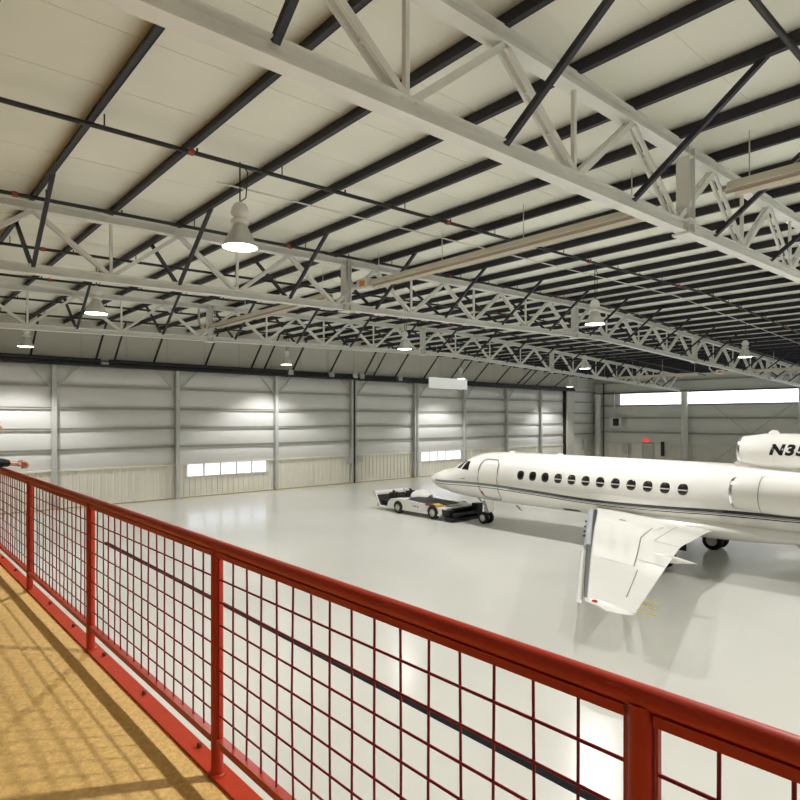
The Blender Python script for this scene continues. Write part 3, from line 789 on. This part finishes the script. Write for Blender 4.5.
# open cab at the rear with two seats
cb = MB(); cb.box((-1.0,22.3,.16),(1.0,23.3,.26))
for x in (-1.05, 1.0): cb.prism([(23.55,.92),(23.1,.2),(22.95,.2),(23.38,.95)], 'X', x, x+.05)
cb.prism([(23.58,.9),(23.5,.92),(23.44,.8),(23.52,.78)], 'X', -1.05, 1.05); cb.prism([(23.22,.34),(23.14,.36),(23.06,.22),(23.14,.2)], 'X', -1.05, 1.05)
cb.prism([(23.5,.92),(23.5,.83),(22.2,.6),(22.2,.69)], 'X', .95, 1.05)
cb.build('cab_frame', M['tugw'], tg)
ck = MB(); ck.box((-.98,22.25,.26),(.98,22.4,.62)); ck.prism([(23.4,.7),(23.36,.72),(23.05,.27),(23.12,.27)], 'X', -.98, .98); ck.box((-.98,22.3,.26),(.98,23.1,.3))
ck.build('cab_lining', M['black'], tg)
for x in (-.62, .5):
    st_ = MB(); st_.box((x-.26,22.55,.36),(x+.26,23.05,.5)); st_.prism([(22.55,.45),(22.42,.46),(22.37,.9),(22.46,.92)], 'X', x-.26, x+.26)
    st_.box((x-.2,22.6,.26),(x+.2,23.0,.36)); st_ = st_.build('driver_seat', M['belt'], tg)
    MB().lathe([(.0,.09),(.06,.08),(.08,0),(.0,-.02)], (x,22.42,.93), n=12).build('headrest', M['belt'], st_)
MB().tube([(-.62,22.3,.7),(-.62,22.75,.78)], .02, 8).build('steering_column', M['black'], tg)
for y, r in ((21.6,.29),(19.23,.31)):
    for s in (-1, 1):
        wheel(tg, 'wheel', (s*.98,y,r), r, .24)
        MB().prism([(y+(r+.035)*math.cos(PI*k/12), r+(r+.035)*math.sin(PI*k/12)) for k in range(13)], 'X', s*1.05-.012, s*1.05+.012).build('wheel_arch', M['black'], tg)
cr = MB(); cr.box((-1.0,18.3,.26),(-.5,18.7,.5)); cr.box((.5,18.3,.26),(1.0,18.7,.55)); cr.box((-.55,18.55,.1),(.55,19.1,.42)); cr.box((-1.05,18.0,.05),(1.05,18.5,.17))
cr.tube([(-.9,18.1,.3),(.9,18.1,.3)], .09, 10); cr.tube([(-.6,18.4,.5),(.6,18.4,.5)], .06, 8)
cr.box((.6,18.0,.15),(.95,18.35,.7)); cr.build('nose_wheel_cradle', M['black'], tg)
MB().prism([(18.78,.55),(18.7,.42),(18.55,.44),(18.55,.56)], 'X', -.98, .98).build('bumper_plate', M['tugw'], tg)
tl = MB(); tl.box((-1.056,20.35,.44),(-1.05,20.43,.5)); tl.box((-1.056,20.2,.44),(-1.05,20.28,.5)); tl.box((-1.056,20.5,.44),(-1.05,20.56,.5)); tl.build('side_marking', M['black'], bd)
MB().prism([(19.75,.6),(19.65,.68),(19.35,.66),(19.3,.6)], 'X', -1.058, -1.05).build('reflector_strip', M['redlight'], bd)
MB().prism([(19.35,.66),(19.3,.70),(18.95,.64),(18.95,.6)], 'X', -1.0, -.6).build('hazard_strip', M['yellow'], bd)

# ------------------------------------------------------------------ person leaning on the railing
def skin_mesh(name, verts, edges, radii, roots, lv=2):
    me_ = bpy.data.meshes.new(name); me_.from_pydata([tuple(v) for v in verts], edges, []); me_.update()
    o = bpy.data.objects.new(name, me_); C.objects.link(o)
    md = o.modifiers.new('s', 'SKIN'); md.use_smooth_shade = True
    d = me_.skin_vertices[0].data if me_.skin_vertices else None
    if d is None:
        b_ = bmesh.new(); b_.from_mesh(me_); b_.verts.layers.skin.verify(); b_.to_mesh(me_); b_.free(); d = me_.skin_vertices[0].data
    for i, r in enumerate(radii):
        d[i].radius = r if isinstance(r, tuple) else (r, r); d[i].use_root = i in roots
    sb = o.modifiers.new('u', 'SUBSURF'); sb.levels = lv; sb.render_levels = lv
    bpy.context.view_layer.update()
    g = bpy.context.evaluated_depsgraph_get()
    res = bpy.data.meshes.new_from_object(o.evaluated_get(g))
    bpy.data.objects.remove(o); return res
def chain(vs, es, rs, pts, rad, start=None):
    prev = start; ids = []
    for p, r in zip(pts, rad):
        vs.append(V(p)); rs.append(r); i = len(vs)-1; ids.append(i)
        if prev is not None: es.append((prev, i))
        prev = i
    return ids
# local frame: +x faces over the railing, y across the body, origin between the feet on the deck
pr = thing('person', 'person in a black top leaning forearms on the red railing, hands joined', 'person', (.42,8.6,MZ))
RR = RXX-.10-.42                     # rail at this local x
hips = V((.06,0,.93)); waist = V((.16,0,1.08)); chest = V((.34,0,1.31)); neckb = V((.47,0,1.47)); headc = V((.662,0,1.668))
vs, es, rs = [], [], []
sp = chain(vs, es, rs, [hips, waist, chest, neckb, V((.53,0,1.55)), V((.61,0,1.62))], [.08,.085,.09,.055,.05,.05])
for s in (-1, 1):
    chain(vs, es, rs, [(.05,s*.09,.86),(.06,s*.1,.48),(-.02,s*.1,.09),(.1,s*.1,.04)], [.075,.06,.042,.035], sp[0])
    hx = RR+.20
    chain(vs, es, rs, [(.41,s*.16,1.40),(.50,s*.19,1.26),(RR-.13,s*.18,1.195),(RR+.02,s*.10,1.205),(RR+.14,s*.038,1.187),(RR+.195,s*.03,1.168)], [.05,.046,.042,.036,.026,.028], sp[2])
roots = [0]
for s in (-1, 1):
    for k in range(4):
        z = 1.198-.02*k; roots.append(len(vs)); L_ = (.95,1.06,1.0,.82)[k]
        chain(vs, es, rs, [(RR+.20,s*.03,z-.005),(RR+.20+.05*L_,s*.03,z-.002),(RR+.20+.078*L_,s*.012,z-.008),(RR+.20+.07*L_,-s*.014,z-.012)], [.0105,.0098,.009,.008])
    roots.append(len(vs)); chain(vs, es, rs, [(RR+.155,s*.03,1.185),(RR+.185,s*.024,1.212),(RR+.22,s*.008,1.222)], [.011,.0105,.009])
bm_ = skin_mesh('person_body', vs, es, rs, roots)
b = bmesh.new(); b.from_mesh(bm_)
# head with face
hs = bmesh.ops.create_uvsphere(b, u_segments=28, v_segments=22, radius=1)['verts']
for v in hs:
    x, y, z = v.co
    px, py, pz = x*.098, y*.074, z*.115
    if z < 0: px *= 1-.10*z*z; py *= 1-.28*z*z
    if x > 0:
        nose = math.exp(-(y/.16)**2-((z+.12)/.20)**2)*.024 + math.exp(-(y/.10)**2-((z+.26)/.09)**2)*.014
        eye = -math.exp(-((abs(y)-.42)/.2)**2-((z-.02)/.12)**2)*.010
        brow = math.exp(-((abs(y)-.35)/.35)**2-((z-.17)/.08)**2)*.005
        lip = math.exp(-(y/.28)**2-((z+.50)/.06)**2)*.006 + math.exp(-(y/.28)**2-((z+.62)/.05)**2)*.005
        chin = math.exp(-(y/.4)**2-((z+.86)/.14)**2)*.012
        px += nose+eye+brow+lip+chin
    v.co = headc + V((px+pz*-.12, py, pz+px*-.25+.0))
for s in (-1, 1):
    for v in bmesh.ops.create_uvsphere(b, u_segments=10, v_segments=8, radius=1)['verts']:
        x, y, z = v.co; v.co = headc + V((-.01+x*.018, s*.078+y*.009, z*.032-.005))
for f in b.faces: f.smooth = True
b.to_mesh(bm_); b.free(); bm_.materials.clear(); bm_.materials.append(M['skin'])
bo_ = bpy.data.objects.new('body', bm_); C.objects.link(bo_); bo_.parent = pr
# clothes: thicker skins over the same joints
vs, es, rs = [], [], []
sp = chain(vs, es, rs, [hips+V((-.01,0,-.05)), waist, chest, V((.455,0,1.465))], [(.165,.185),(.15,.17),(.15,.185),(.085,.10)])
for s in (-1, 1):
    chain(vs, es, rs, [(.41,s*.165,1.395),(.50,s*.19,1.26),(RR-.13,s*.18,1.2),(RR-.02,s*.12,1.21),(RR+.07,s*.08,1.2)], [.076,.062,.054,.05,.046], sp[2])
m_ = skin_mesh('shirt', vs, es, rs, [0]); m_.materials.clear(); m_.materials.append(M['shirt'])
o = bpy.data.objects.new('shirt', m_); C.objects.link(o); o.parent = pr
vs, es, rs = [], [], []
sp = chain(vs, es, rs, [hips+V((.01,0,.06)), hips+V((-.01,0,-.04))], [(.135,.155),(.14,.165)])
for s in (-1, 1): chain(vs, es, rs, [(.05,s*.095,.78),(.07,s*.1,.48),(-.02,s*.1,.06)], [.105,.08,.068], sp[1])
m_ = skin_mesh('trousers', vs, es, rs, [0]); m_.materials.clear(); m_.materials.append(M['jeans'])
o = bpy.data.objects.new('trousers', m_); C.objects.link(o); o.parent = pr
for s in (-1, 1):
    mb = MB(); mb.loft([[(x0, s*.1+w_*math.cos(2*PI*k/14), max(.002,h*.42+h*.58*math.sin(2*PI*k/14))) for k in range(14)] for x0, w_, h in ((-.10,.025,.06),(-.085,.042,.10),(-.02,.048,.115),(.06,.05,.09),(.13,.048,.07),(.175,.035,.055),(.19,.018,.04))])
    mb.build('shoe', M['shoe'], pr)
b = bmesh.new()
for v in bmesh.ops.create_uvsphere(b, u_segments=24, v_segments=18, radius=1)['verts']:
    x, y, z = v.co
    v.co = headc + V((x*.110-.002, y*.083, z*.118+.018+.25*.012)) + V((-.02*z,0,-.02*x))
bmesh.ops.delete(b, geom=[v for v in b.verts if (v.co.x-headc.x) > .05 and (v.co.z-headc.z) < .02 or (v.co.z-headc.z) < -.06], context='VERTS')
for f in b.faces: f.smooth = True
hm = bpy.data.meshes.new('hair'); b.to_mesh(hm); b.free(); hm.materials.append(M['hair'])
o = bpy.data.objects.new('hair', hm); C.objects.link(o); o.parent = pr
for s in (-1, 1):
    e = MB().lathe([(0,.008),(.006,.006),(.008,0),(0,-.006)], headc+V((.086,s*.03,-.02)), 'X', 8).build('eye', M['hair'], pr)

# ------------------------------------------------------------------ world, camera, view
wd = bpy.data.worlds.new('World'); bpy.context.scene.world = wd; wd.use_nodes = True
nt = wd.node_tree; bg = nt.nodes['Background']; bg.inputs['Strength'].default_value = .35
sk = nt.nodes.new('ShaderNodeTexSky'); sk.sky_type = 'NISHITA'; sk.sun_disc = False; sk.sun_elevation = math.radians(40)
nt.links.new(sk.outputs[0], bg.inputs['Color'])
cam = bpy.data.cameras.new('camera'); co = bpy.data.objects.new('camera', cam); C.objects.link(co)
cam.sensor_width = 36; cam.lens = 36*600/800; cam.shift_y = 18/800; cam.clip_end = 300; cam.clip_start = .05
co.location = (0,0,EYE); co.rotation_euler = (math.radians(90), 0, math.radians(-41.5))
sc = bpy.context.scene; sc.camera = co
sc.view_settings.view_transform = 'Standard'; sc.view_settings.look = 'None'; sc.view_settings.gamma = 1
sc.view_settings.exposure = 0.16
sc.cycles.use_denoising = True
sc.cycles.max_bounces = 10; sc.cycles.diffuse_bounces = 6
